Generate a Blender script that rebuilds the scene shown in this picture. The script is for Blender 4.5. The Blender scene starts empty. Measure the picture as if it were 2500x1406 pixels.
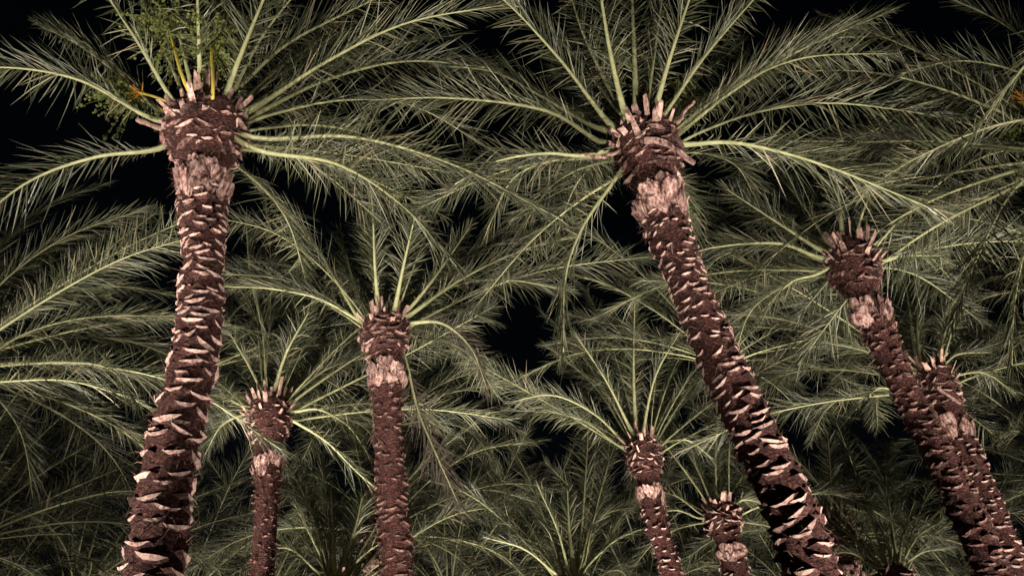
import bpy, math, random
import numpy as np
from mathutils import Matrix, Vector

rad = math.radians
scene = bpy.context.scene
COL = scene.collection

# ------------------------------------------------------------------ camera
PITCH, ROLL, FPX = rad(36.0), rad(3.5), 1900.0      # photo is 2500 px wide
CAM = np.array([0.0, 0.0, 1.6])
cam_data = bpy.data.cameras.new('camera')
cam_data.sensor_width = 36.0
cam_data.lens = FPX / 2500.0 * 36.0
cam_data.clip_start = 0.05
cam_data.clip_end = 500.0
cam = bpy.data.objects.new('camera', cam_data)
COL.objects.link(cam)
fwd = Vector((0, math.cos(PITCH), math.sin(PITCH)))
rgt0 = Vector((1, 0, 0))
up0 = rgt0.cross(fwd)
rgt = rgt0 * math.cos(ROLL) + up0 * math.sin(ROLL)
upv = -rgt0 * math.sin(ROLL) + up0 * math.cos(ROLL)
m = Matrix((rgt, upv, -fwd)).transposed().to_4x4()
m.translation = Vector(CAM)
cam.matrix_world = m
scene.camera = cam
FW, RG, UP = (np.array(v) for v in (fwd, rgt, upv))

# ------------------------------------------------------------------ night sky, moon, exposure
world = bpy.data.worlds.new('World')
scene.world = world
world.use_nodes = True
wn = world.node_tree
sky = wn.nodes.new('ShaderNodeTexSky')
sky.sky_type = 'NISHITA'
sky.sun_disc = False
sky.sun_elevation = rad(20)
sky.sun_rotation = rad(150)
bgn = wn.nodes['Background']
bgn.inputs['Strength'].default_value = 0.00055
wn.links.new(sky.outputs[0], bgn.inputs[0])
moon_d = bpy.data.lights.new('moon', 'SUN')
moon_d.energy = 0.004
moon_d.angle = rad(0.5)
moon = bpy.data.objects.new('moon', moon_d)
moon.rotation_euler = (rad(70), 0, rad(30))
COL.objects.link(moon)
scene.view_settings.view_transform = 'Standard'
scene.view_settings.look = 'None'
scene.view_settings.exposure = 0.0
scene.view_settings.gamma = 1.0
scene.view_settings.use_curve_mapping = False
scene.cycles.max_bounces = 5
scene.cycles.diffuse_bounces = 3
scene.cycles.glossy_bounces = 2
scene.cycles.transmission_bounces = 2
scene.cycles.use_denoising = True

rng = np.random.default_rng(7)


# ------------------------------------------------------------------ helpers
def proj_point(px, py, Y):
    """world point that stands at depth Y (metres along the ground) in the direction of a photo position"""
    d = FW + RG * ((px - 1250.0) / FPX) - UP * ((py - 703.0) / FPX)
    return CAM + d * (Y / d[1])


def unit(v):
    v = np.asarray(v, float)
    return v / (np.linalg.norm(v, axis=-1, keepdims=True) + 1e-12)


def mesh_np(name, verts, faces, mats, matidx=None, smooth=False):
    me = bpy.data.meshes.new(name)
    me.from_pydata(np.asarray(verts).tolist(), [], [list(f) for f in faces])
    for mt in mats:
        me.materials.append(mt)
    if matidx is not None:
        me.polygons.foreach_set('material_index', np.asarray(matidx, dtype=np.int32))
    if smooth:
        me.polygons.foreach_set('use_smooth', np.ones(len(me.polygons), dtype=bool))
    me.update()
    return me


def link(name, data, parent=None, mat=None):
    o = bpy.data.objects.new(name, data)
    COL.objects.link(o)
    if parent is not None:
        o.parent = parent
    if mat is not None:
        o.matrix_basis = mat
    return o


def resample(ctrl, n):
    """smooth Catmull-Rom curve through ctrl, resampled evenly by length"""
    P = np.asarray(ctrl, float)
    if len(P) == 2:
        P = np.stack([P[0], (P[0] + P[1]) / 2, P[1]])
    E = np.vstack([2 * P[0] - P[1], P, 2 * P[-1] - P[-2]])
    out = []
    for i in range(1, len(E) - 2):
        t = np.linspace(0, 1, 16, endpoint=False)[:, None]
        p0, p1, p2, p3 = E[i - 1], E[i], E[i + 1], E[i + 2]
        out.append(0.5 * (2 * p1 + (p2 - p0) * t + (2 * p0 - 5 * p1 + 4 * p2 - p3) * t ** 2
                          + (3 * p1 - p0 - 3 * p2 + p3) * t ** 3))
    out.append(P[-1][None])
    Q = np.vstack(out)
    s = np.concatenate([[0], np.cumsum(np.linalg.norm(np.diff(Q, axis=0), axis=1))])
    si = np.linspace(0, s[-1], n)
    return np.stack([np.interp(si, s, Q[:, k]) for k in range(3)], 1), s[-1]


# ------------------------------------------------------------------ materials
def new_mat(name):
    mt = bpy.data.materials.new(name)
    mt.use_nodes = True
    nt = mt.node_tree
    return mt, nt, nt.nodes['Principled BSDF'], nt.nodes, nt.links


def ramp(nodes, stops):
    r = nodes.new('ShaderNodeValToRGB')
    el = r.color_ramp.elements
    while len(el) < len(stops):
        el.new(0.5)
    for e, (p, c) in zip(el, stops):
        e.position = p
        e.color = (*c, 1)
    return r


def mat_leaf():
    mt, nt, bs, N, L = new_mat('palm_leaflet')
    geo = N.new('ShaderNodeNewGeometry')
    r = ramp(N, [(0.0, (0.022, 0.027, 0.012)), (0.45, (0.058, 0.062, 0.031)), (0.78, (0.125, 0.124, 0.070)),
                 (0.94, (0.27, 0.255, 0.16)), (1.0, (0.20, 0.14, 0.08))])
    L.new(geo.outputs['Random Per Island'], r.inputs[0])
    oi = N.new('ShaderNodeObjectInfo')
    hs = N.new('ShaderNodeHueSaturation')
    mr = N.new('ShaderNodeMapRange')
    mr.inputs[3].default_value, mr.inputs[4].default_value = 0.6, 1.25
    L.new(oi.outputs['Random'], mr.inputs[0])
    L.new(mr.outputs[0], hs.inputs['Value'])
    L.new(r.outputs[0], hs.inputs['Color'])
    L.new(hs.outputs[0], bs.inputs['Base Color'])
    bs.inputs['Roughness'].default_value = 0.42
    bs.inputs['Specular IOR Level'].default_value = 0.45
    tr = N.new('ShaderNodeBsdfTranslucent')
    L.new(hs.outputs[0], tr.inputs[0])
    mx = N.new('ShaderNodeMixShader')
    mx.inputs[0].default_value = 0.10
    L.new(bs.outputs[0], mx.inputs[1])
    L.new(tr.outputs[0], mx.inputs[2])
    L.new(mx.outputs[0], N['Material Output'].inputs[0])
    return mt


def mat_noise(name, stops, scale=8, rough=0.75, bump=0.3, stretch=(1, 1, 1), dist=0.02, detail=6, island=0.0):
    mt, nt, bs, N, L = new_mat(name)
    tc = N.new('ShaderNodeNewGeometry')
    mp = N.new('ShaderNodeMapping')
    mp.inputs['Scale'].default_value = stretch
    L.new(tc.outputs['Position'], mp.inputs[0])
    nz = N.new('ShaderNodeTexNoise')
    nz.inputs['Scale'].default_value = scale
    nz.inputs['Detail'].default_value = detail
    nz.inputs['Roughness'].default_value = 0.65
    L.new(mp.outputs[0], nz.inputs[0])
    r = ramp(N, stops)
    L.new(nz.outputs[0], r.inputs[0])
    hs = N.new('ShaderNodeHueSaturation')
    oi = N.new('ShaderNodeObjectInfo')
    geo = N.new('ShaderNodeNewGeometry')
    ad = N.new('ShaderNodeMath')
    ad.operation = 'ADD'
    L.new(oi.outputs['Random'], ad.inputs[0])
    L.new(geo.outputs['Random Per Island'], ad.inputs[1])
    fr = N.new('ShaderNodeMath')
    fr.operation = 'FRACT'
    L.new(ad.outputs[0], fr.inputs[0])
    mr = N.new('ShaderNodeMapRange')
    mr.inputs[3].default_value, mr.inputs[4].default_value = 1 - island, 1 + island
    L.new(fr.outputs[0], mr.inputs[0])
    L.new(mr.outputs[0], hs.inputs['Value'])
    L.new(r.outputs[0], hs.inputs['Color'])
    L.new(hs.outputs[0], bs.inputs['Base Color'])
    bs.inputs['Roughness'].default_value = rough
    bs.inputs['Specular IOR Level'].default_value = 0.3
    bp = N.new('ShaderNodeBump')
    bp.inputs['Strength'].default_value = bump
    bp.inputs['Distance'].default_value = dist
    L.new(nz.outputs[0], bp.inputs['Height'])
    L.new(bp.outputs[0], bs.inputs['Normal'])
    return mt


M_LEAF = mat_leaf()
M_DRY = mat_noise('dry_leaflet', [(0.3, (0.05, 0.036, 0.026)), (0.7, (0.11, 0.082, 0.062))], 6, 0.7, 0.0, island=0.45)
M_RACHIS = mat_noise('palm_rachis', [(0.3, (0.25, 0.25, 0.115)), (0.7, (0.42, 0.41, 0.225))], 14, 0.45, 0.1, (1, 1, 1), 0.01, 4, 0.2)
M_BARK = mat_noise('trunk_fibre', [(0.38, (0.016, 0.005, 0.0043)), (0.52, (0.080, 0.027, 0.022)), (0.68, (0.26, 0.105, 0.085))],
                   34, 0.92, 1.0, (1, 1, 2.0), 0.04, 9)
M_BOOT = mat_noise('leaf_base_bark', [(0.36, (0.014, 0.0055, 0.005)), (0.53, (0.066, 0.025, 0.021)), (0.70, (0.22, 0.10, 0.083))],
                   38, 0.9, 1.0, (1, 1, 1.6), 0.03, 9, 0.4)
M_CUT = mat_noise('leaf_base_cut', [(0.36, (0.17, 0.080, 0.067)), (0.48, (0.42, 0.255, 0.215)), (0.70, (0.62, 0.43, 0.37))],
                  30, 0.85, 0.7, (1, 1, 1), 0.015, 8, 0.35)
M_CUT_DIM = mat_noise('leaf_base_cut_dim', [(0.38, (0.06, 0.028, 0.022)), (0.52, (0.17, 0.088, 0.072)), (0.72, (0.42, 0.27, 0.225))],  # darker cuts: weak light on dim trunks painted in; also mixed over heads
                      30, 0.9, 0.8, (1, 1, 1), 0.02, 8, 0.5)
M_SHEATH = mat_noise('sheath_husk', [(0.36, (0.05, 0.020, 0.016)), (0.47, (0.36, 0.185, 0.155)), (0.63, (0.70, 0.48, 0.42))],
                     13, 0.8, 1.0, (2.2, 2.2, 0.6), 0.05, 10, 0.4)
M_STUB = mat_noise('petiole_stub', [(0.34, (0.13, 0.055, 0.045)), (0.50, (0.46, 0.27, 0.22)), (0.70, (0.72, 0.51, 0.43))],
                   22, 0.75, 0.6, (1.6, 1.6, 0.6), 0.02, 8, 0.4)
M_FIBRE = mat_noise('fibre_strand', [(0.3, (0.05, 0.025, 0.02)), (0.7, (0.17, 0.09, 0.07))], 6, 0.9, 0.0, island=0.5)
M_DATE = mat_noise('green_date', [(0.3, (0.085, 0.10, 0.03)), (0.7, (0.17, 0.18, 0.055))], 5, 0.4, 0.0, island=0.3)
M_STALK = mat_noise('fruit_stalk', [(0.3, (0.42, 0.31, 0.04)), (0.7, (0.56, 0.45, 0.09))], 9, 0.45, 0.1, island=0.15)
M_ORANGE = mat_noise('orange_strand', [(0.3, (0.60, 0.24, 0.02)), (0.7, (0.75, 0.36, 0.04))], 9, 0.5, 0.0, island=0.3)
M_GROUND = mat_noise('dry_ground', [(0.3, (0.10, 0.08, 0.055)), (0.55, (0.17, 0.14, 0.095)), (0.75, (0.09, 0.10, 0.045))],
                     0.8, 0.95, 0.5, (1, 1, 1), 0.05, 10)
M_METAL = mat_noise('black_lamp_metal', [(0.3, (0.02, 0.02, 0.02)), (0.7, (0.04, 0.04, 0.04))], 20, 0.45, 0.05)

# ------------------------------------------------------------------ ground
gx = np.linspace(-1, 1, 41)
gx = np.sign(gx) * np.abs(gx) ** 2.2 * 300
gv, gf = [], []
for j, y in enumerate(gx):
    for i, x in enumerate(gx):
        gv.append((x, y + 10, 0.03 * math.sin(x * 1.7) * math.cos(y * 1.3)))
for j in range(40):
    for i in range(40):
        a = j * 41 + i
        gf.append((a, a + 1, a + 42, a + 41))
ground = link('ground', mesh_np('ground', gv, gf, [M_GROUND], smooth=True))
ground['kind'] = 'structure'


# ------------------------------------------------------------------ fronds
def frond_arrays(ctrl, out_dir, r, leaf_len=0.48, n_side=78, twist=0.0, base_w=0.055, bare=0.13, tatter=0.04):
    """rachis + leaflets of one pinnate palm leaf. Returns ((v,f) rachis, (v,f) leaflets)."""
    n = 26
    P, Ltot = resample(ctrl, n)
    T = unit(np.gradient(P, axis=0))
    o = np.array([out_dir[0], out_dir[1], 0.0])
    o = unit(o)
    B0 = np.array([-o[1], o[0], 0.0])
    B = unit(B0 - T * (T @ B0)[:, None])
    N = np.cross(B, T)
    if N[:, 2].sum() < 0:
        N, B = -N, -B
    s = np.linspace(0, 1, n)
    tw = (twist * s)[:, None]
    B, N = B * np.cos(tw) + N * np.sin(tw), N * np.cos(tw) - B * np.sin(tw)
    # rachis: flattened triangular section, broad at the base
    w = base_w * (0.085 + 0.36 * (1 - s) ** 1.25 + 0.55 * np.exp(-s / 0.07))
    h = w * (0.55 + 0.25 * s)
    ring = [(-1, 0.35), (0, 0.6), (1, 0.35), (0.62, -0.55), (0, -0.95), (-0.62, -0.55)]
    rv = np.stack([P + B * (w * a)[:, None] + N * (h * b)[:, None] for a, b in ring], 1).reshape(-1, 3)
    k = len(ring)
    rf = []
    for i in range(n - 1):
        for j in range(k):
            a, b = i * k + j, i * k + (j + 1) % k
            rf.append((a, b, b + k, a + k))
    rf.append(tuple(range((n - 1) * k, n * k)))
    # leaflets
    u = np.sort(np.concatenate([np.linspace(bare, 0.995, n_side) + r.normal(0, 0.004, n_side) for _ in (0, 1)]))
    u = np.clip(u, bare * 0.9, 0.998)
    m_ = len(u)
    side = np.where(np.arange(m_) % 2 == 0, 1.0, -1.0)
    keep = r.random(m_) > tatter
    u, side = u[keep], side[keep]
    m_ = len(u)
    x = np.interp(u, s, np.arange(n))
    i0 = np.clip(x.astype(int), 0, n - 2)
    t_ = (x - i0)[:, None]
    lerp = lambda A: A[i0] * (1 - t_) + A[i0 + 1] * t_
    p, tt, bb, nn = lerp(P), unit(lerp(T)), unit(lerp(B)), unit(lerp(N))
    ww = np.interp(u, s, w)
    q = (u - bare) / (1 - bare)
    prof = np.interp(q, [0, .06, .2, .4, .65, .85, 1.0], [.10, .22, .72, 1.0, 0.95, .70, .42])
    ln = leaf_len * prof * r.uniform(0.82, 1.12, m_)
    ang = rad(1) * (np.interp(q, [0, .3, .7, 1], [54, 47, 38, 18]) + r.normal(0, 10, m_) + 5 * np.sin(u * 37 + r.uniform(0, 6)))
    rank = r.choice([-0.28, 0.12, 0.55], m_, p=[.25, .4, .35]) * (1 - 0.4 * q) + r.normal(0, .17, m_)
    lat = bb * (side * np.cos(rank))[:, None] + nn * np.sin(rank)[:, None]
    d = unit(tt * np.cos(ang)[:, None] + lat * np.sin(ang)[:, None])
    base = p + bb * (side * ww * 0.75)[:, None]
    wd = unit(np.cross(d, nn) + nn * r.normal(0, 0.35, m_)[:, None])     # width direction
    up = unit(np.cross(wd, d))
    hw = (0.0052 + 0.0036 * r.random(m_)) * np.interp(q, [0, .1, .3, 1], [.55, .7, 1, .8])
    sag = r.uniform(0.02, 0.20, m_) + (r.random(m_) < 0.10) * r.uniform(0.1, 0.6, m_)
    rows = [(0.0, .55), (0.22, 1.0), (0.62, .82)]
    V = []
    for tq, wq in rows:
        c = base + d * (ln * tq)[:, None]
        c[:, 2] -= sag * ln * tq ** 2
        e = wd * (hw * wq)[:, None]
        f_ = up * (hw * wq * 0.55)[:, None]
        V += [c - e + f_, c, c + e + f_]
    tip = base + d * ln[:, None]
    tip[:, 2] -= sag * ln
    V.append(tip)
    V = np.stack(V, 1).reshape(-1, 3)
    loc = [(0, 1, 4, 3), (1, 2, 5, 4), (3, 4, 7, 6), (4, 5, 8, 7), (6, 7, 9), (7, 8, 9)]
    offs = np.arange(m_) * 10
    F = []
    for l in loc:
        F += (offs[:, None] + np.array(l)[None]).tolist()
    return (rv, rf), (V, F)


def generic_ctrl(e0, bend, L, sweep=0.0):
    """frond in its own frame: starts at origin, runs out along +x, up is +z"""
    n = 12
    s = (np.arange(n) + 0.5) / n
    e = e0 - bend * s ** 1.35
    st = L / n
    pts = np.vstack([[0, 0, 0], np.cumsum(np.stack([np.cos(e) * st * np.cos(sweep * s), np.cos(e) * st * np.sin(sweep * s), np.sin(e) * st], 1), 0)])
    return pts[[0, 2, 5, 8, 12]]


GENERIC = []                # (start elevation, rachis mesh, leaflet mesh)
_specs = [(84, 14), (78, 22), (72, 28), (66, 34), (60, 40), (54, 44), (46, 48), (38, 52), (30, 58), (20, 62), (8, 62), (-6, 56),
          (-22, 45), (62, 30), (42, 36), (14, 50), (76, 34), (50, 60)]
for gi, (e0, bd) in enumerate(_specs):
    r_ = np.random.default_rng(100 + gi)
    a_, b_ = frond_arrays(generic_ctrl(rad(e0), rad(bd), 3.7, r_.uniform(-.7, .7)), (1, 0), r_, 0.54, 112, r_.uniform(-.8, .8))
    GENERIC.append((e0, mesh_np('frond', a_[0], a_[1], [M_RACHIS], smooth=True), mesh_np('leaflets', b_[0], b_[1], [M_LEAF])))


def add_frond_obj(palm, rachis_me, leaf_me, mat=None):
    f = link('frond', rachis_me, palm, mat)
    l = link('leaflets', leaf_me, f)
    l['kind'] = 'stuff'
    return f


# ------------------------------------------------------------------ leaf-base meshes (unit half width)
def boot_mesh(seed):
    r = np.random.default_rng(seed)
    lo = [(x, -0.30 * (1 - x * x) ** 0.8 + 0.20 * x * x) for x in np.linspace(-1, 1, 7)]
    hi = [(x, 0.24 * x * x + 0.06 * (1 - x * x)) for x in np.linspace(0.8, -0.8, 5)]
    ring = np.array(lo + hi)
    ring += r.normal(0, 0.035, ring.shape)
    k = len(ring)
    V, F, MI = [], [], []
    for y, sc, zt in ((-0.5, 1.18, -0.20), (0.0, 1.06, -0.06), (0.42, 0.95, 0.10)):
        for (x, z) in ring:
            yy = y - 0.34 * (x * sc) ** 2 + (r.normal(0, 0.03) if y > 0.2 else 0)
            if y > 0.2:
                yy += 0.45 * z                       # cut slopes back at the bottom edge
            V.append((x * sc, yy, z * sc + zt))
    for lv in range(2):
        for j in range(k):
            a, b = lv * k + j, lv * k + (j + 1) % k
            F.append((a, b, b + k, a + k))
            MI.append(0)
    c0 = 2 * k
    # cut face: strips between lower and upper arcs
    lo_i = [c0 + i for i in range(7)]
    hi_i = [c0 + 11 - i for i in range(5)]           # left to right
    F.append((lo_i[0], lo_i[1], hi_i[0])); MI.append(1)
    for i in range(4):
        F.append((lo_i[i + 1], lo_i[i + 2], hi_i[i + 1], hi_i[i])); MI.append(1)
    F.append((lo_i[5], lo_i[6], hi_i[4])); MI.append(1)
    return np.array(V), F, MI


def stub_mesh(seed):
    """cut petiole stub: along +z, flat-ish, tapering, jagged end (unit length, unit half width)"""
    r = np.random.default_rng(seed)
    ring = [(-1, .1), (-.5, .42), (.5, .42), (1, .1), (.55, -.32), (-.55, -.32)]
    V, F, MI = [], [], []
    for z, sc in ((0, 1.35), (0.35, 1.0), (1.0, r.uniform(.6, .85))):
        for (x, y) in ring:
            V.append((x * sc, y * sc, z + (r.normal(0, .06) + .10 * x * r.uniform(-1, 1) if z > .9 else 0)))
    for lv in range(2):
        for j in range(6):
            a, b = lv * 6 + j, lv * 6 + (j + 1) % 6
            F.append((a, b, b + 6, a + 6)); MI.append(0)
    F.append(tuple(range(12, 18))); MI.append(1)
    return np.array(V), F, MI


def husk_mesh(seed):
    """shaved leaf-sheath plate: broad ragged top, narrow foot; x width, z up, y out (unit half width, unit height)"""
    r = np.random.default_rng(seed)
    nx, rows = 5, ((0.0, .35, 0.0), (.3, .8, .16), (.65, 1.0, .26), (.9, .95, .22), (1.0, .8, .10))
    V, F = [], []
    for z, sc, out in rows:
        for i in range(nx):
            x = -1 + 2 * i / (nx - 1)
            V.append((x * sc + r.normal(0, .03), out - .22 * (x * sc) ** 2 + r.normal(0, .05), z + (r.normal(0, .09) if z >= .9 else 0)))
    for j in range(len(rows) - 1):
        for i in range(nx - 1):
            a = j * nx + i
            F.append((a, a + 1, a + 1 + nx, a + nx))
    nfront = len(V)
    V += [(x * .97, y - .10, z) for x, y, z in V]
    F += [tuple(q + nfront for q in reversed(f)) for f in F]
    rim = [i for i in range(nx)] + [j * nx + nx - 1 for j in range(1, 5)] + [4 * nx + i for i in range(nx - 2, -1, -1)] + [j * nx for j in range(3, 0, -1)]
    for a, b in zip(rim, rim[1:] + rim[:1]):
        F.append((b, a, a + nfront, b + nfront))
    return np.array(V), F, [0] * len(F)


BOOTS = [boot_mesh(s) for s in range(6)]
STUBS = [stub_mesh(20 + s) for s in range(6)]
HUSKS = [husk_mesh(40 + s) for s in range(6)]
BOOT_ME = [mesh_np('leaf_base', v, f, [M_BOOT, M_CUT], mi) for v, f, mi in BOOTS]
BOOT_DIM_ME = [mesh_np('leaf_base', v, f, [M_BOOT, M_CUT_DIM], mi) for v, f, mi in BOOTS]
STUB_ME = [mesh_np('petiole_stub', v, f, [M_STUB, M_CUT], mi) for v, f, mi in STUBS]
HUSK_ME = [mesh_np('sheath_husk', v, f, [M_SHEATH], mi) for v, f, mi in HUSKS]


class Joined:
    def __init__(self):
        self.V, self.F, self.M, self.n = [], [], [], 0

    def add(self, mesh, mat):
        v, f, mi = mesh
        A = np.array(mat)
        self.V.append(v @ A[:3, :3].T + A[:3, 3])
        self.F += [tuple(q + self.n for q in ff) for ff in f]
        self.M += mi
        self.n += len(v)

    def build(self, name, mats, parent):
        if not self.n:
            return
        o = link(name, mesh_np(name, np.vstack(self.V), self.F, mats, self.M), parent)
        o['kind'] = 'stuff'
        return o


def frame_matrix(pos, x, y, z, sx, sy, sz):
    A = np.eye(4)
    A[:3, 0], A[:3, 1], A[:3, 2], A[:3, 3] = np.asarray(x) * sx, np.asarray(y) * sy, np.asarray(z) * sz, pos
    return Matrix(A.tolist())


# ------------------------------------------------------------------ a palm
def on_screen(pw, margin=40):
    d = pw - CAM
    dep = d @ FW
    if dep <= 0.1:
        return False
    px, py = 1250 + FPX * (d @ RG) / dep, 703 - FPX * (d @ UP) / dep
    return -margin < px < 2500 + margin and -margin < py < 1406 + margin


def make_palm(label, group, axis_px, Y, r_neck, fronds_px=(), n_rand=16, detail=2, seed=0, head=1.0, bulge=1.0,
              scar_w=0.12, az_range=(-10, 190), frond_len=1.0, leaf_len=0.56, lean=0.5, stub_n=46, collar=12, fruits=(), e_lo=-10, e_hi=84,
              scar_top=70, scar_low=32, frond_w=0.055, dim_cuts=False, strips=(), taper=.03):
    """detail 2: leaf bases are parts; 1: joined.  axis_px: crown-centre first, photo positions down the trunk."""
    r = np.random.default_rng(1000 + seed)
    pts = [proj_point(px, py, Y) for px, py in axis_px]
    low, prev = pts[-1], pts[-2]
    slope = (prev - low) / max(prev[2] - low[2], 1e-3)
    z = low[2]
    if z > 0.3:
        mid = low.copy(); mid[:2] -= slope[:2] * z * 0.45 * lean * 1.3; mid[2] = z * 0.5
        base = mid.copy(); base[:2] -= slope[:2] * z * 0.40 * lean; base[2] = -0.05
        pts += [mid, base]
    base_w = np.array([pts[-1][0], pts[-1][1], 0.0])
    palm = bpy.data.objects.new('palm_tree', None)
    COL.objects.link(palm)
    palm.location = base_w
    palm.empty_display_size = 0.3
    palm['label'], palm['category'], palm['group'] = label, 'palm tree', group
    A, Lax = resample([p - base_w for p in pts], 160)          # local axis, crown first
    sA = np.linspace(0, Lax, 160)
    TA = unit(-np.gradient(A, axis=0))                         # upward tangent

    def axis(d):
        p = np.array([np.interp(d, sA, A[:, k]) for k in range(3)])
        t = unit(np.array([np.interp(d, sA, TA[:, k]) for k in range(3)]))
        if d < 0:
            p = p + t * (-d)
        x = unit(np.cross([0, 1, 0.001], t)); y = np.cross(t, x)
        return p, t, x, y

    def radius(d):
        dd = d / head
        m_ = np.interp(dd, [-.12, -.05, .05, .3, .5, .63, .70, .84, 1.0, 1.3, 1.7], [.3, 1.15, 1.66, 1.66, 1.38, 1.06, 1.10, 1.18, 1.14, 1.03, 1.0])
        m_ = 1 + (m_ - 1) * bulge if m_ > 1 else m_
        return r_neck * m_ * (1 + taper * min(4.5, max(0, d - 1.7))) * (1.0 if d < Lax - .5 else 1 + .35 * (d - Lax + .5))

    # trunk core
    ds = np.concatenate([np.linspace(-.12 * head, 1.4 * head, 26), np.linspace(1.4 * head + .05, Lax, 110)])
    K = 22
    V = []
    ph = r.uniform(0, 6, 6)
    for d in ds:
        p, t, x, y = axis(d)
        R = radius(d)
        for j in range(K):
            a = 2 * math.pi * j / K
            w = 1 + .05 * math.sin(3 * a + ph[0] + d * 2.1) + .04 * math.sin(5 * a + ph[1] - d * 4.7) + r.normal(0, .035)
            V.append(p + (x * math.cos(a) + y * math.sin(a)) * R * w)
    F = []
    for i in range(len(ds) - 1):
        for j in range(K):
            a, b = i * K + j, i * K + (j + 1) % K
            F.append((a, a + K, b + K, b))
    F.append(tuple(range(K - 1, -1, -1)) if False else tuple(range(K)))
    trunk = link('trunk', mesh_np('trunk', V, F, [M_BARK], smooth=True), palm)

    cam_l = CAM - base_w

    def place(kind, d, a, mesh_i, sx, sy, sz, tilt, rad_off, yaw=0.0, roll=0.0, visible=None):
        """tilt: how far the piece's z axis leans outward from the trunk axis; x tangential, y outward"""
        p, t, x, y = axis(d)
        o = x * math.cos(a) + y * math.sin(a)
        tg = np.cross(t, o)                          # tangential
        pos = p + o * (radius(d) + rad_off)
        zz = t * math.cos(tilt) + o * math.sin(tilt)
        yy = o * math.cos(tilt) - t * math.sin(tilt)
        xx = -tg
        if roll:
            xx, zz = xx * math.cos(roll) + zz * math.sin(roll), zz * math.cos(roll) - xx * math.sin(roll)
        if yaw:
            xx, yy = xx * math.cos(yaw) + yy * math.sin(yaw), yy * math.cos(yaw) - xx * math.sin(yaw)
        vis = (o @ unit(cam_l - pos)) > -0.25 and on_screen(pos + base_w)
        return frame_matrix(pos, xx, yy, zz, sx, sy, sz), vis

    boots = BOOT_DIM_ME if dim_cuts else BOOT_ME  # dimly lit trunks take the scars with the shade in their colour
    jb, js, jh = Joined(), Joined(), Joined()
    GA = rad(137.508)
    # zone D: scars down the trunk
    d, k, a = 1.08 * head, 0, r.uniform(0, 6)
    nparts = 0
    while d < Lax - 0.25:
        q = min(1, max(0, (d - 1.1) / 3.0))
        dens = scar_top * (1 - q) + scar_low * q
        hw = scar_w * (0.46 + 0.54 * q) * r.uniform(.6, 1.22)
        out = r.uniform(0.45, 1.0) * (0.090 - .05 * q)
        mi = int(r.integers(6))
        sy_ = max(out, hw * hw / (.66 * radius(d)))
        mtx, vis = place('b', d + r.normal(0, .022), a + r.normal(0, .2), mi, hw, sy_, hw * r.uniform(.75, 1.2) * (1.0 - .25 * q), rad(r.normal(4, 9)), .022 if d < 1.55 * head else min(.004, .030 - .42 * sy_),
                         yaw=r.normal(0, .16), roll=r.normal(0, .2))
        if r.random() < .10:
            d += 1 / dens; a += GA
            continue
        if detail == 2 and vis and nparts < 280:
            link('leaf_base', boots[mi], trunk, mtx); nparts += 1
        else:
            jb.add(BOOTS[mi], mtx)
        d += 1 / dens
        a += GA
    # zone B: crowded leaf bases on the head
    nb = int(84 * (1 if detail == 2 else .8))
    for i in range(nb):
        d = head * (0.08 + 0.50 * (i + .5) / nb) + r.normal(0, .03)
        a += GA
        mi = int(r.integers(6))
        hw = r_neck * r.choice([.24, .36, .5, .68]) * r.uniform(.85, 1.15)
        mtx, vis = place('b', d, a, mi, hw, r.uniform(.08, .22), hw * r.uniform(.5, 1.0), rad(r.normal(20, 16)), -.02,
                         yaw=r.normal(0, .3), roll=r.normal(0, .35))
        if detail == 2 and vis and nparts < 295:
            link('leaf_base', (BOOT_DIM_ME if r.random() < .72 else BOOT_ME)[mi], trunk, mtx); nparts += 1
        else:
            jb.add(BOOTS[mi], mtx)
    # zone C: shaved collar
    nc = collar
    for i in range(nc):
        a += GA
        mi = int(r.integers(6))
        h = head * r.uniform(.13, .25)
        d = head * (1.13 - .16 * (i % 3) / 2) + r.normal(0, .02)
        mtx, vis = place('h', d, a, mi, r_neck * r.uniform(.40, .74), r_neck * .62, h, rad(r.normal(13, 7)), -.01, roll=r.normal(0, .3))
        if detail == 2 and vis:
            link('sheath_husk', HUSK_ME[mi], trunk, mtx)
        else:
            jh.add(HUSKS[mi], mtx)
    # zone A: petiole stubs round the growing point
    for i in range(stub_n):
        a += GA
        q = i / stub_n
        d = head * (0.40 * q - 0.04)
        mi = int(r.integers(6))
        hw = r_neck * r.uniform(.10, .30)
        mtx, vis = place('s', d, a, mi, hw, hw * .9, head * r.uniform(.09, .38) * (1 - .35 * q), rad(12 + 42 * q + r.normal(0, 9)), -.08, yaw=r.normal(0, .3))
        if detail == 2 and vis:
            link('petiole_stub', STUB_ME[mi], trunk, mtx)
        else:
            js.add(STUBS[mi], mtx)
    jb.build('leaf_bases', [M_BOOT, M_CUT_DIM if dim_cuts else M_CUT], trunk)
    jh.build('sheath_husks', [M_SHEATH], trunk)
    js.build('petiole_stubs', [M_STUB, M_CUT], trunk)
    # loose fibre
    nf = {2: 2600, 1: 300}[detail]
    fv, ff = [], []
    for i in range(nf):
        d = r.uniform(0.0, min(Lax - .3, 7))
        if r.random() < .35:
            d = r.uniform(0.05, 1.2) * head
        aa = r.uniform(0, 6.283)
        p, t, x, y = axis(d)
        o = x * math.cos(aa) + y * math.sin(aa)
        tg = np.cross(t, o)
        p0 = p + o * radius(d) * .99
        dr = unit(o * r.uniform(.3, 1) + tg * r.normal(0, .9) + t * r.normal(.1, .8))
        l = r.uniform(.04, .13)
        wv = unit(np.cross(dr, r.normal(size=3))) * r.uniform(.0018, .0042)
        b = len(fv)
        p1 = p0 + dr * l * .55
        p2 = p0 + dr * l + np.array([0, 0, -.3 * l])
        fv += [p0 - wv, p0 + wv, p1 + wv * .8, p1 - wv * .8, p2]
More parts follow.
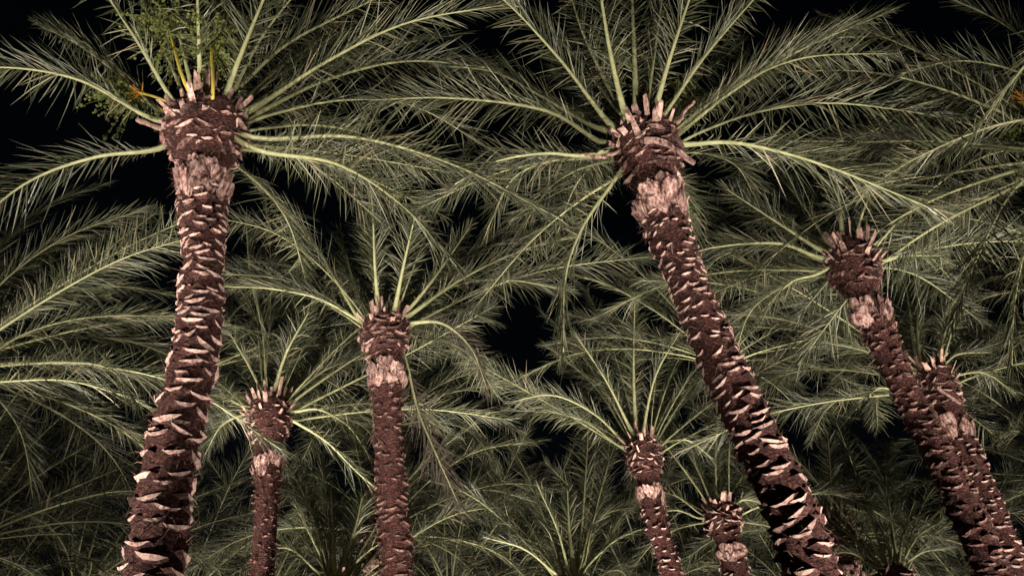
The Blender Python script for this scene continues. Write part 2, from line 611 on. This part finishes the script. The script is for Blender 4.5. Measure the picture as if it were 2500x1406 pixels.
        ff += [(b, b + 1, b + 2, b + 3), (b + 3, b + 2, b + 4)]
    fo = link('fibre', mesh_np('fibre', fv, ff, [M_FIBRE]), trunk)
    fo['kind'] = 'stuff'

    # fronds that the photo shows one by one
    c0, t0, x0, y0 = axis(0.08 * head)
    for spec in fronds_px:
        px, dy = spec[0], spec[1]
        tw = spec[2] if len(spec) > 2 else r.uniform(-.35, .35)
        dry = len(spec) > 3 and spec[3]
        n = len(px)
        P = [proj_point(q[0], q[1], Y + dy * ((i + .6) / n) ** 1.1) - base_w for i, q in enumerate(px)]
        st = c0 + (P[0] - c0) * 0.25
        P = [st] + P
        o = P[-1] - c0
        if np.hypot(o[0], o[1]) < .3:
            o = np.array([0.2, 1, 0])
        L = sum(np.linalg.norm(np.diff(np.array(P), axis=0), axis=1))
        ra, lf = frond_arrays(P, o, r, leaf_len * min(1.0, .45 + L * .17) * r.uniform(.92, 1.08), int(36 * max(1.2, L)), tw, frond_w, bare=min(.3, .42 / max(L, 1)))
        add_frond_obj(palm, mesh_np('frond', ra[0], ra[1], [M_RACHIS], smooth=True), mesh_np('leaflets', lf[0], lf[1], [M_DRY if dry else M_LEAF]))
    # the rest of the crown
    for i in range(n_rand):
        q = (i + .5) / n_rand
        e = e_hi + (e_lo - e_hi) * q ** .9 + r.normal(0, 5)
        gi = int(np.argmin([abs(g[0] - e) + r.uniform(0, 8) for g in GENERIC]))
        az = rad(az_range[0] + (az_range[1] - az_range[0]) * ((i * .618 + r.uniform(0, .25)) % 1))
        sc = frond_len * r.uniform(.85, 1.12)
        pos = c0 + np.array([math.cos(az), math.sin(az), 0]) * r_neck * .7 - t0 * head * .25 * q
        mt = Matrix.Translation(Vector(pos)) @ Matrix.Rotation(az, 4, 'Z') @ Matrix.Rotation(r.normal(0, .22), 4, 'X') @ Matrix.Diagonal((sc, sc * (1 if r.random() < .5 else -1), sc, 1))
        add_frond_obj(palm, GENERIC[gi][1], GENERIC[gi][2], mt)
    for pxs, dy, w, mt_ in strips:                    # torn dry sheaths and old stalks
        S, _ = resample([c0 * .6 + (proj_point(*pxs[0], Y + dy) - base_w) * .4] + [proj_point(a_, b_, Y + dy) - base_w for a_, b_ in pxs], 12)
        S = S + r.normal(0, .006, S.shape)
        v_, f_ = tube(S, np.linspace(w, w * .75, 12) * r.uniform(.85, 1.15, 12), 6)
        f_.append(tuple(range(len(v_) - 6, len(v_))))
        link('dry_stalk', mesh_np('dry_stalk', v_, f_, [mt_]), palm)
    for fr in fruits:
        add_fruit(palm, base_w, c0, Y, r, *fr)
    return palm


def tube(P, w, k=5):
    P = np.asarray(P); n = len(P)
    T = unit(np.gradient(P, axis=0))
    x = unit(np.cross(T, [0.3, 0.9, 0.2])); y = np.cross(T, x)
    V = np.stack([P + (x * math.cos(2 * math.pi * j / k) + y * math.sin(2 * math.pi * j / k)) * np.asarray(w)[:, None] for j in range(k)], 1).reshape(-1, 3)
    F = [(i * k + j, i * k + (j + 1) % k, (i + 1) * k + (j + 1) % k, (i + 1) * k + j) for i in range(n - 1) for j in range(k)]
    return V, F


def add_fruit(palm, base_w, c0, Y, r, px, dy, kind, n_str=46, spread=.42):
    """date cluster: yellow stalk, strands, small green dates; kind 'orange' is a spent spray with bare orange strands"""
    P = [c0] + [proj_point(a, b, Y + dy) - base_w for a, b in px]
    S, L = resample(P, 10)
    V, F = tube(S, np.linspace(.020, .013, 10), 6)
    st = link('fruit_stalk', mesh_np('fruit_stalk', V, F, [M_STALK], smooth=True), palm)
    end, dr = S[-1], unit(S[-1] - S[-3])
    sv, sf, dv, df, nv, nd = [], [], [], [], 0, 0
    ico = np.array([(0, 0, 1.3), (0, 0, -1.3), (1, 0, 0), (-1, 0, 0), (0, 1, 0), (0, -1, 0)], float)
    icf = [(0, 2, 4), (0, 4, 3), (0, 3, 5), (0, 5, 2), (1, 4, 2), (1, 3, 4), (1, 5, 3), (1, 2, 5)]
    for i in range(n_str):
        dd = unit(dr + r.normal(0, .75, 3))
        l = spread * r.uniform(.5, 1.1)
        t = np.linspace(0, 1, 5)[:, None]
        Q = end + dd * l * t + np.array([0, 0, -1]) * (l * (.45 if kind == 'green' else .15) * t ** 2)
        v, f = tube(Q, np.linspace(.004, .002, 5), 3)
        sv.append(v); sf += [tuple(x + nv for x in ff) for ff in f]; nv += len(v)
        if kind == 'green':
            for u in np.sort(r.uniform(.2, 1, 18)):
                c = Q[0] * 0 + np.array([np.interp(u, t[:, 0], Q[:, k]) for k in range(3)]) + r.normal(0, .012, 3)
                dv.append(ico * r.uniform(.012, .018) + c); df += [tuple(x + nd for x in ff) for ff in icf]; nd += 6
    so = link('strands', mesh_np('strands', np.vstack(sv), sf, [M_DATE if kind == 'green' else M_ORANGE]), st)
    so['kind'] = 'stuff'
    if dv:
        do = link('dates', mesh_np('dates', np.vstack(dv), df, [M_DATE]), st)
        do['kind'] = 'stuff'


# ------------------------------------------------------------------ ground spotlights
def spot_fixture(label, x, y, target, power, size=62, blend=.9, color=(1.0, .93, .82), radius=.05):
    root = bpy.data.objects.new('ground_spotlight', None)
    COL.objects.link(root)
    root.location = (x, y, 0)
    root['label'], root['category'], root['group'] = label, 'spotlight', 'spotlights on the ground under the palms'
    dv = Vector(target) - Vector((x, y, .28))
    q = dv.to_track_quat('-Z', 'Y').to_matrix().to_4x4()
    # body: short can open toward the tree, flange ring and a stake
    k = 16
    prof = [(.0, .17), (.07, .16), (.10, .08), (.11, -.02), (.125, -.03), (.125, -.05), (.105, -.05), (.098, .05), (.0, .06)]
    V = [(math.cos(2 * math.pi * j / k) * a, math.sin(2 * math.pi * j / k) * a, b) for a, b in prof for j in range(k)]
    F = [(i * k + j, i * k + (j + 1) % k, (i + 1) * k + (j + 1) % k, (i + 1) * k + j) for i in range(len(prof) - 1) for j in range(k)]
    link('housing', mesh_np('housing', V, F, [M_METAL], smooth=False), root, Matrix.Translation((0, 0, .28)) @ q)
    V, F = tube([(0, 0, -.1), (0, 0, .05), (0, .0, .14)], [.02, .03, .02], 8)
    link('stake', mesh_np('stake', V, F, [M_METAL]), root)
    ld = bpy.data.lights.new('spot_beam', 'SPOT')
    ld.energy = power
    ld.spot_size = rad(size)
    ld.spot_blend = blend
    ld.color = color
    ld.shadow_soft_size = radius
    lo = link('spot_beam', ld, root, Matrix.Translation((0, 0, .28)) @ q @ Matrix.Translation((0, 0, -.07)))
    return root


G1 = 'date palms of the grove'
P1 = make_palm('stout date palm with fruit clusters and an S-bent trunk with broad crescent scars', G1,
    [(505, 285), (496, 400), (495, 500), (497, 600), (490, 720), (480, 840), (455, 960), (425, 1080), (395, 1220), (372, 1406)], 5.1, 0.146,
    [([(425, 250), (340, 110), (235, -60), (190, -200)], -1.0, .3), ([(370, 290), (190, 195), (0, 165), (-150, 190)], .3),
     ([(385, 365), (230, 385), (60, 450), (-120, 600)], .2, .2), ([(490, 250), (485, 100), (480, -80), (476, -220)], -1.3),
     ([(475, 240), (445, 120), (410, -40), (380, -160)], -.7), ([(540, 260), (590, 130), (665, -50), (720, -160)], -1.1),
     ([(585, 215), (700, 110), (850, 30), (1000, -40)], .2), ([(620, 265), (800, 150), (1000, 55), (1250, 10)], .2, -.3),
     ([(610, 285), (800, 195), (1000, 150), (1230, 170)], .9), ([(640, 340), (860, 335), (1100, 400), (1340, 520)], -.4, -.2),
     ([(640, 370), (820, 400), (980, 500), (1115, 650)], -.5), ([(510, 230), (540, 100), (570, -60)], .1), ([(455, 245), (400, 120), (330, -30), (290, -120)], -.4), ([(560, 240), (640, 90), (750, -50)], -.4), ([(400, 280), (300, 190), (190, 110), (90, 60)], .9)],
    n_rand=13, seed=1, az_range=(15, 120), e_lo=40, frond_w=.075, scar_w=.112, taper=.075, bulge=1.95, collar=46, stub_n=66, scar_top=120, scar_low=40,
    fruits=[([(520, 230), (515, 110)], -.35, 'green', 90, .5), ([(450, 200), (414, 75)], -.35, 'green', 80, .5), ([(400, 245), (345, 228)], .1, 'orange', 26, .13),
            ([(400, 270), (330, 235)], .35, 'green', 70, .42), ([(540, 200), (560, 80)], .1, 'green', 70, .5)],
    strips=[([(400, 315), (335, 292)], -.05, .03, M_STUB), ([(515, 290), (525, 225), (530, 180)], -.2, .02, M_STUB)])
P2 = make_palm('thick slanting date palm with rows of bright scars and a peeled brown collar', G1,
    [(1572, 325), (1590, 400), (1612, 500), (1645, 600), (1695, 730), (1745, 850), (1800, 970), (1860, 1100), (1920, 1230), (1985, 1406)], 5.1, 0.146,
    [([(1530, 290), (1490, 130), (1460, -60), (1445, -200)], -1.1), ([(1555, 265), (1548, 120), (1540, -80), (1535, -200)], -.6),
     ([(1600, 270), (1640, 130), (1700, -50), (1750, -180)], -1.2), ([(1490, 305), (1370, 150), (1240, 10), (1130, -70)], -.6),
     ([(1470, 350), (1330, 270), (1100, 240), (900, 245)], .4), ([(1450, 310), (1320, 235), (1200, 175), (1050, 160)], .9),
     ([(1430, 380), (1330, 375), (1210, 395), (1110, 450)], -.1), ([(1430, 385), (1340, 395), (1250, 440), (1190, 560)], .9),
     ([(1490, 455), (1420, 560), (1380, 680), (1375, 860)], .2), ([(1640, 340), (1780, 230), (1960, 120), (2170, 30)], .1, -.35),
     ([(1660, 310), (1820, 185), (2000, 100), (2200, 90)], .9), ([(1660, 355), (1800, 350), (2000, 400), (2290, 515)], -.4, -.2),
     ([(1500, 240), (1430, 100), (1380, -50)], -.3), ([(1580, 260), (1600, 120), (1625, -70)], -.2), ([(1620, 285), (1720, 140), (1840, 0), (1900, -60)], -.3), ([(1515, 280), (1420, 160), (1310, 40)], .5)],
    n_rand=18, seed=2, az_range=(0, 150), e_lo=32, frond_w=.075, scar_w=.094, taper=.06, bulge=1.5, collar=44, stub_n=56, scar_top=125, scar_low=66,
    fruits=[([(1520, 240), (1500, 150)], .1, 'green', 60, .4), ([(1620, 290), (1650, 240)], .4, 'green', 50, .35)],
    strips=[([(1575, 345), (1635, 352), (1690, 398)], -.28, .035, M_SHEATH), ([(1640, 320), (1665, 280), (1695, 248)], -.1, .022, M_STUB), ([(1470, 385), (1430, 378)], -.1, .022, M_STUB)])
P3 = make_palm('straight date palm with a dim ridged trunk and smooth shaved pink collar', G1,
    [(938, 785), (940, 850), (943, 920), (948, 1050), (955, 1200), (968, 1406)], 8.1, 0.15,
    [([(925, 760), (915, 650), (910, 500)], -.6), ([(960, 770), (985, 650), (1015, 520)], -.9), ([(985, 770), (1060, 680), (1150, 550)], -.2),
     ([(1000, 770), (1130, 680), (1280, 610), (1420, 575)], -.2, -.3), ([(1000, 765), (1120, 695), (1250, 685), (1390, 710)], .6),
     ([(890, 790), (780, 730), (660, 705), (550, 700)], .3), ([(885, 790), (800, 650), (720, 540), (600, 425)], .1),
     ([(1000, 790), (1080, 790), (1150, 850), (1190, 950)], -.1, .2, 1), ([(990, 880), (1020, 1000), (1070, 1120), (1120, 1230)], .5, .2, 1), ([(905, 770), (860, 680), (830, 560)], .9)],
    n_rand=20, seed=3, az_range=(10, 170), e_lo=42, frond_w=.085, head=.85, bulge=1.15, collar=38, scar_w=.10, dim_cuts=True, scar_top=85, scar_low=60)
P4 = make_palm('slender date palm with a spiky ring of pale cut stubs and a dark trunk', G1,
    [(656, 985), (656, 1050), (655, 1120), (650, 1250), (640, 1406)], 10.5, 0.147,
    [([(640, 960), (600, 880), (540, 780)], -.5), ([(650, 930), (640, 800), (612, 680), (600, 530)], -.3), ([(672, 950), (700, 860), (755, 760)], -.6),
     ([(690, 950), (720, 880), (775, 800)], .4), ([(720, 960), (800, 900), (900, 870)], .3), ([(590, 990), (550, 970), (505, 965)], -1.2),
     ([(720, 1005), (780, 1000), (850, 1040), (900, 1110)], -.1), ([(720, 1030), (800, 1080), (870, 1150), (940, 1210)], .1),
     ([(600, 1010), (540, 1040), (500, 1110)], .8)],
    n_rand=24, seed=4, az_range=(-10, 190), e_lo=38, frond_w=.09, head=1.05, bulge=1.55, scar_w=.06, stub_n=46, collar=14, dim_cuts=True)
P5 = make_palm('date palm with pink stub-studded head and upright silvery fronds', G1,
    [(1568, 1078), (1575, 1130), (1586, 1200), (1606, 1290), (1640, 1406)], 11.8, 0.152,
    [([(1540, 1050), (1480, 930), (1400, 810)], -.6), ([(1552, 1020), (1547, 900), (1550, 720)], -.5), ([(1570, 1060), (1600, 920), (1660, 810)], -.8),
     ([(1600, 1050), (1650, 960), (1730, 890)], .3), ([(1530, 1085), (1450, 1010), (1350, 965), (1250, 980)], .1), ([(1515, 1090), (1430, 1030), (1330, 1000)], .6),
     ([(1620, 1080), (1680, 1075), (1740, 1120)], -.1), ([(1530, 1060), (1450, 940), (1330, 840)], .9)],
    n_rand=24, seed=5, az_range=(-10, 190), e_lo=38, frond_w=.09, bulge=1.2, scar_w=.09)
P6 = make_palm('short dim date palm with a pink collar standing beside the thick slanting trunk', G1,
    [(1760, 1235), (1768, 1290), (1785, 1350), (1800, 1430)], 12.5, 0.18,
    [([(1735, 1220), (1700, 1140), (1650, 1060)], .1), ([(1748, 1200), (1748, 1080), (1758, 980)], .3), ([(1775, 1230), (1800, 1180), (1850, 1120)], .1),
     ([(1790, 1235), (1815, 1220), (1860, 1225)], -.2), ([(1720, 1260), (1650, 1210), (1570, 1190)], .2), ([(1710, 1265), (1650, 1245), (1560, 1260)], .1)],
    n_rand=14, seed=6, az_range=(-10, 190), e_lo=20, head=.85, bulge=.9, detail=1, frond_w=.085, collar=24)
P7 = make_palm('half-hidden date palm head with purplish stubs behind the thick slanting trunk', G1,
    [(2035, 1275), (2045, 1320), (2062, 1370), (2085, 1450)], 14.5, 0.20,
    [([(2070, 1250), (2120, 1170), (2180, 1110)], .1), ([(2030, 1230), (2028, 1150), (2020, 1050)], .3), ([(2050, 1240), (2140, 1260), (2220, 1330)], -.2)],
    n_rand=14, seed=7, az_range=(-10, 190), e_lo=10, detail=1)
P8 = make_palm('leaning date palm with reddish ridged trunk and bristling head of short pink stubs', G1,
    [(2072, 612), (2092, 680), (2118, 750), (2170, 870), (2228, 985), (2290, 1105), (2345, 1215), (2425, 1406)], 7.2, 0.142,
    [([(2010, 615), (1900, 545), (1770, 460)], .1), ([(2000, 630), (1900, 595), (1740, 605), (1640, 640)], .2), ([(2020, 590), (1960, 500), (1880, 400)], .3),
     ([(2058, 580), (2050, 500), (2035, 390)], -.4), ([(2090, 580), (2110, 510), (2155, 410)], -.5), ([(2130, 600), (2200, 540), (2300, 470)], .4),
     ([(2140, 640), (2200, 625), (2300, 625)], .4), ([(1995, 670), (1930, 690), (1860, 760)], .4)],
    n_rand=20, seed=8, az_range=(0, 180), e_lo=30, frond_w=.085, bulge=1.45, collar=22, scar_w=.085, stub_n=56, scar_top=95, scar_low=75, dim_cuts=True)
P9 = make_palm('date palm whose brightly scarred trunk runs tight beside a reddish leaning trunk', G1,
    [(2272, 905), (2300, 960), (2325, 1020), (2368, 1120), (2415, 1230), (2485, 1406)], 9.6, 0.148,
    [([(2250, 890), (2240, 800), (2245, 680)], .2), ([(2240, 870), (2225, 790), (2210, 680)], .6), ([(2275, 900), (2300, 830), (2330, 740)], .2),
     ([(2300, 895), (2340, 865), (2420, 860)], .1), ([(2200, 905), (2120, 860), (2010, 835)], .2), ([(2190, 950), (2140, 950), (2080, 1010)], .1),
     ([(2320, 920), (2400, 910), (2480, 960)], -.1)],
    n_rand=20, seed=9, az_range=(-10, 190), e_lo=25, frond_w=.085, strips=[([(2290, 945), (2325, 972), (2345, 985)], -.25, .025, M_STUB), ([(2285, 900), (2305, 870), (2312, 862)], -.1, .02, M_STUB)], scar_w=.10, scar_top=90, scar_low=50)
P10 = make_palm('low crown with yellowish stalks between the dark slender trunk and the dim ridged trunk', G1,
    [(820, 1420), (822, 1470), (824, 1550)], 11.8, 0.16,
    [([(790, 1370), (750, 1290), (715, 1220)], 0), ([(815, 1360), (812, 1290), (808, 1190)], .3), ([(840, 1370), (870, 1280), (885, 1210)], .1),
     ([(860, 1380), (920, 1330), (1000, 1300)], .2), ([(770, 1390), (710, 1340), (640, 1340)], .1), ([(780, 1370), (730, 1300), (690, 1270)], .8)],
    n_rand=14, seed=10, detail=1, e_lo=48, az_range=(20, 160), stub_n=14, head=.7, frond_w=.10)
P11 = make_palm('low date palm crown of pale yellow stalks in open shade beside the stub-studded pink head', G1,
    [(1402, 1425), (1404, 1470), (1410, 1550)], 12.2, 0.16,
    [([(1385, 1380), (1360, 1290), (1310, 1180)], 0), ([(1398, 1370), (1390, 1290), (1385, 1190)], .3), ([(1420, 1370), (1440, 1290), (1480, 1210)], .1),
     ([(1440, 1375), (1500, 1320), (1570, 1290)], .2), ([(1350, 1395), (1280, 1340), (1180, 1310)], .1), ([(1430, 1360), (1470, 1260), (1560, 1235)], .5)],
    n_rand=14, seed=11, detail=1, e_lo=48, az_range=(20, 160), stub_n=14, head=.7, frond_w=.10)
P12 = make_palm('low date palm crown with bright forked stalks between two scarred trunks', G1,
    [(2185, 1392), (2190, 1440), (2200, 1520)], 12.8, 0.17,
    [([(2150, 1360), (2120, 1310), (2080, 1250)], 0), ([(2195, 1370), (2205, 1310), (2230, 1230)], .3), ([(2205, 1370), (2240, 1310), (2300, 1270)], .1),
     ([(2210, 1375), (2260, 1345), (2320, 1340)], -.1), ([(2140, 1385), (2080, 1350), (2030, 1350)], .2)],
    n_rand=14, seed=12, detail=1, e_lo=48, az_range=(20, 160), stub_n=14, head=.7, frond_w=.10)
P13 = make_palm('small far crown with tan forked stalks beside the pair of scarred trunks', G1,
    [(2305, 1410), (2308, 1450), (2315, 1530)], 17.5, 0.2,
    [([(2302, 1390), (2310, 1350), (2330, 1310)], .1), ([(2315, 1390), (2345, 1350), (2400, 1340)], .1), ([(2290, 1390), (2270, 1330), (2240, 1280)], .2)],
    n_rand=12, seed=13, detail=1, e_lo=10, stub_n=14, head=.7, frond_w=.10)
P14 = make_palm('date palm with long arching pale fronds that reach toward the S-bent trunk', G1,
    [(-140, 850), (-140, 950), (-150, 1060), (-160, 1406)], 8.0, 0.2,
    [([(-60, 890), (60, 815), (220, 775), (430, 772)], .2, -.2), ([(-60, 930), (150, 928), (300, 965), (400, 1010)], -.2, -.2),
     ([(-70, 770), (40, 660), (180, 570), (360, 510)], .1), ([(-60, 820), (100, 730), (280, 700), (420, 720)], .7), ([(-90, 760), (0, 600), (120, 500), (260, 450)], .9)],
    n_rand=22, seed=14, detail=1, az_range=(-30, 150), e_lo=0)
P15 = make_palm('date palm beside the leaning reddish trunk with an orange fruit spray among drooping fronds', G1,
    [(2650, 330), (2670, 430), (2690, 600), (2800, 1406)], 5.3, 0.2,
    [([(2560, 290), (2420, 310), (2250, 380), (2100, 470)], .2), ([(2570, 220), (2450, 165), (2330, 150), (2200, 180)], .3), ([(2570, 390), (2470, 470), (2390, 620), (2320, 800)], .1, .3),
     ([(2600, 420), (2520, 560), (2480, 720), (2470, 900)], .2), ([(2580, 180), (2450, 60), (2280, -20)], .4), ([(2570, 250), (2400, 230), (2220, 270), (2080, 360)], 1.0)],
    n_rand=16, seed=15, detail=1, az_range=(70, 170), e_lo=22,
    fruits=[([(2560, 290), (2510, 250)], .1, 'orange', 40, .22), ([(2570, 330), (2510, 310)], .3, 'green', 40, .35)])
P16 = make_palm('date palm hidden behind the dim ridged trunk with one broad bright frond reaching out', G1,
    [(922, 1265), (926, 1310), (930, 1370), (938, 1480)], 13.0, 0.2,
    [([(985, 1235), (1060, 1165), (1170, 1100), (1320, 1075)], -.2, -.4), ([(910, 1220), (880, 1120), (830, 1020)], .3), ([(960, 1240), (1040, 1110), (1100, 950)], .3),
     ([(890, 1250), (820, 1190), (740, 1150)], .2), ([(960, 1260), (1060, 1230), (1180, 1270)], .1), ([(945, 1220), (1000, 1080), (1030, 960)], .8)],
    n_rand=14, seed=16, detail=1, e_lo=5)
# further palms whose crowns fill the gaps
G2 = 'dim palms deeper in the grove'
deep = [
    ('date palm whose long fronds hang over the bristling head of short pink stubs', [(3500, -500), (3540, -400), (3600, -200)], 2.1),
    ('date palm beyond the leaning reddish trunk with fronds in deep shade', [(2900, 700), (2930, 800), (2980, 1000)], 8.0),
    ('date palm in shade beyond the long arching pale fronds', [(-420, 900), (-430, 1000), (-450, 1150)], 9.5),
    ('dim date palm low behind the foot of the S-bent trunk', [(180, 1440), (178, 1500), (176, 1590)], 15.0),
    ('dim date palm low between the S-bent trunk and the slender dark trunk', [(460, 1440), (455, 1500), (450, 1590)], 17.0),
    ('dim far date palm directly behind the slender dark trunk', [(640, 1480), (640, 1540), (640, 1630)], 19.0),
    ('dim date palm low beside the dim ridged trunk, under a broad bright frond', [(1100, 1450), (1102, 1510), (1106, 1600)], 17.0),
    ('dim far date palm in the open dark gap by the pale yellow stalks', [(1240, 1480), (1244, 1540), (1250, 1630)], 19.0),
    ('dim far date palm below the stub-studded pink head', [(1560, 1480), (1566, 1540), (1574, 1630)], 18.0),
    ('dim far date palm behind the short dim palm with a pink collar', [(1720, 1500), (1728, 1560), (1738, 1650)], 20.0),
    ('dim far date palm behind the thick slanting trunk near a purplish head', [(1960, 1470), (1970, 1530), (1986, 1620)], 18.0),
    ('dim far date palm behind the tight pair of scarred trunks', [(2400, 1470), (2415, 1530), (2436, 1620)], 17.0),
    ('dim date palm whose drooping fronds hang under the long arching pale ones', [(-120, 1300), (-125, 1360), (-130, 1450)], 11.5),
    ('dim far date palm beyond the dry brown hanging frond', [(-60, 1480), (-64, 1540), (-70, 1630)], 16.0),
    ('dim date palm beyond the tight pair of scarred trunks', [(2640, 1150), (2660, 1210), (2690, 1300)], 12.5),
    ('dim far date palm behind the foot of the dim ridged trunk', [(990, 1500), (992, 1560), (996, 1650)], 21.0),
    ('date palm screened by the middle of the S-bent trunk', [(470, 880), (452, 960), (424, 1080), (395, 1220), (372, 1406)], 10.8),
    ('date palm screened by the middle of the thick slanting trunk', [(1752, 860), (1800, 970), (1860, 1100), (1920, 1230), (1985, 1406)], 10.8),
    ('date palm screened by the reddish leaning trunk', [(2150, 820), (2200, 930), (2260, 1050), (2330, 1190), (2425, 1406)], 10.4),
    ('date palm screened by the upper part of the dim ridged trunk', [(946, 1010), (949, 1100), (955, 1200), (968, 1406)], 12.2),
]
for i, (lab, ax, Y) in enumerate(deep):
    near = i >= 16
    make_palm(lab, G2, ax, Y, .14 if near else .17, n_rand=26 if near else 28, seed=30 + i, detail=1, az_range=(5, 175) if near else (0, 360),
              e_lo=22 if near else 15, e_hi=82 if near else 86, stub_n=14, head=.7, bulge=.5 if near else 1.0)

# ------------------------------------------------------------------ lights
def tgt(px, py, Y):
    return proj_point(px, py, Y)
SP = [  # fixture ground position, aim, power, beam
    ('black ground spotlight under the stout S-shaped palm', (-5.2, 2.9), tgt(510, 400, 5.1), 3000, 84),
    ('black ground spotlight under the thick slanting palm', (4.3, 2.4), tgt(1610, 400, 5.1), 2900, 84),
    ('black ground spotlight in front of the stout S-shaped palm', (-2.3, 1.0), tgt(510, -60, 4.6), 1600, 50),
    ('black ground spotlight in front of the thick slanting palm', (1.7, 1.0), tgt(1575, -60, 4.6), 1600, 50),
    ('black ground spotlight under the straight dim-trunked palm', (-0.6, 4.6), tgt(960, 720, 8.1), 2200, 60),
    ('black ground spotlight under the slender dark-trunked palm', (-4.8, 6.6), tgt(660, 920, 10.5), 2400, 62),
    ('black ground spotlight under the upright silvery palm', (2.0, 8.4), tgt(1560, 1000, 11.8), 1900, 60),
    ('black ground spotlight under the leaning reddish palm', (5.6, 3.9), tgt(2080, 580, 7.2), 1500, 62),
    ('black ground spotlight under the tight pair of trunks', (7.4, 4.8), tgt(2345, 1020, 9.6), 4200, 66),
    ('black ground spotlight under the short dim palm', (4.2, 10.0), tgt(1790, 1150, 12.5), 1000, 60),
    ('black ground spotlight under the half-hidden palm', (7.0, 12.0), tgt(2060, 1180, 14.5), 1000, 60),
    ('black ground spotlight under the yellow-stalked low crown', (-2.9, 9.6), tgt(820, 1300, 11.8), 2000, 62),
    ('black ground spotlight under the pale low crown', (0.9, 9.9), tgt(1400, 1300, 12.2), 2000, 62),
    ('black ground spotlight under the forked low crown', (6.9, 10.4), tgt(2200, 1300, 12.8), 2200, 62),
    ('black ground spotlight under the out-of-frame arching palm', (-6.2, 5.2), tgt(0, 800, 8.0), 1000, 66),
    ('black ground spotlight under the orange-sprayed palm', (6.4, 2.6), tgt(2550, 330, 5.3), 800, 66),
    ('black ground spotlight behind the S-bent trunk', (-3.2, 9.0), tgt(520, 760, 10.8), 350, 64),
    ('black ground spotlight behind the thick slanting trunk', (3.4, 8.8), tgt(1780, 760, 10.8), 350, 64),
    ('black ground spotlight behind the reddish leaning trunk', (5.6, 8.6), tgt(2180, 740, 10.4), 300, 64),
    ('black ground spotlight behind the dim ridged trunk', (-1.4, 10.2), tgt(980, 1180, 13.0), 1400, 62),
    ('black ground spotlight far behind the dim ridged trunk', (-0.9, 14.0), tgt(1000, 1330, 18.0), 1300, 74),
    ('black ground spotlight far behind the stub-studded pink head', (3.2, 14.6), tgt(1640, 1330, 18.5), 1300, 74),
    ('black ground spotlight far behind the tight pair of trunks', (8.2, 13.4), tgt(2300, 1330, 17.0), 1300, 74),
    ('black ground spotlight far behind the slender dark trunk', (-4.6, 13.6), tgt(560, 1330, 18.0), 1200, 74),
    ('black ground spotlight far behind the S-bent trunk', (-5.2, 11.5), tgt(180, 1300, 15.0), 600, 66),
]
for lab, (x, y), t, pw, sz in SP:
    spot_fixture(lab, x, y, t, pw, sz)
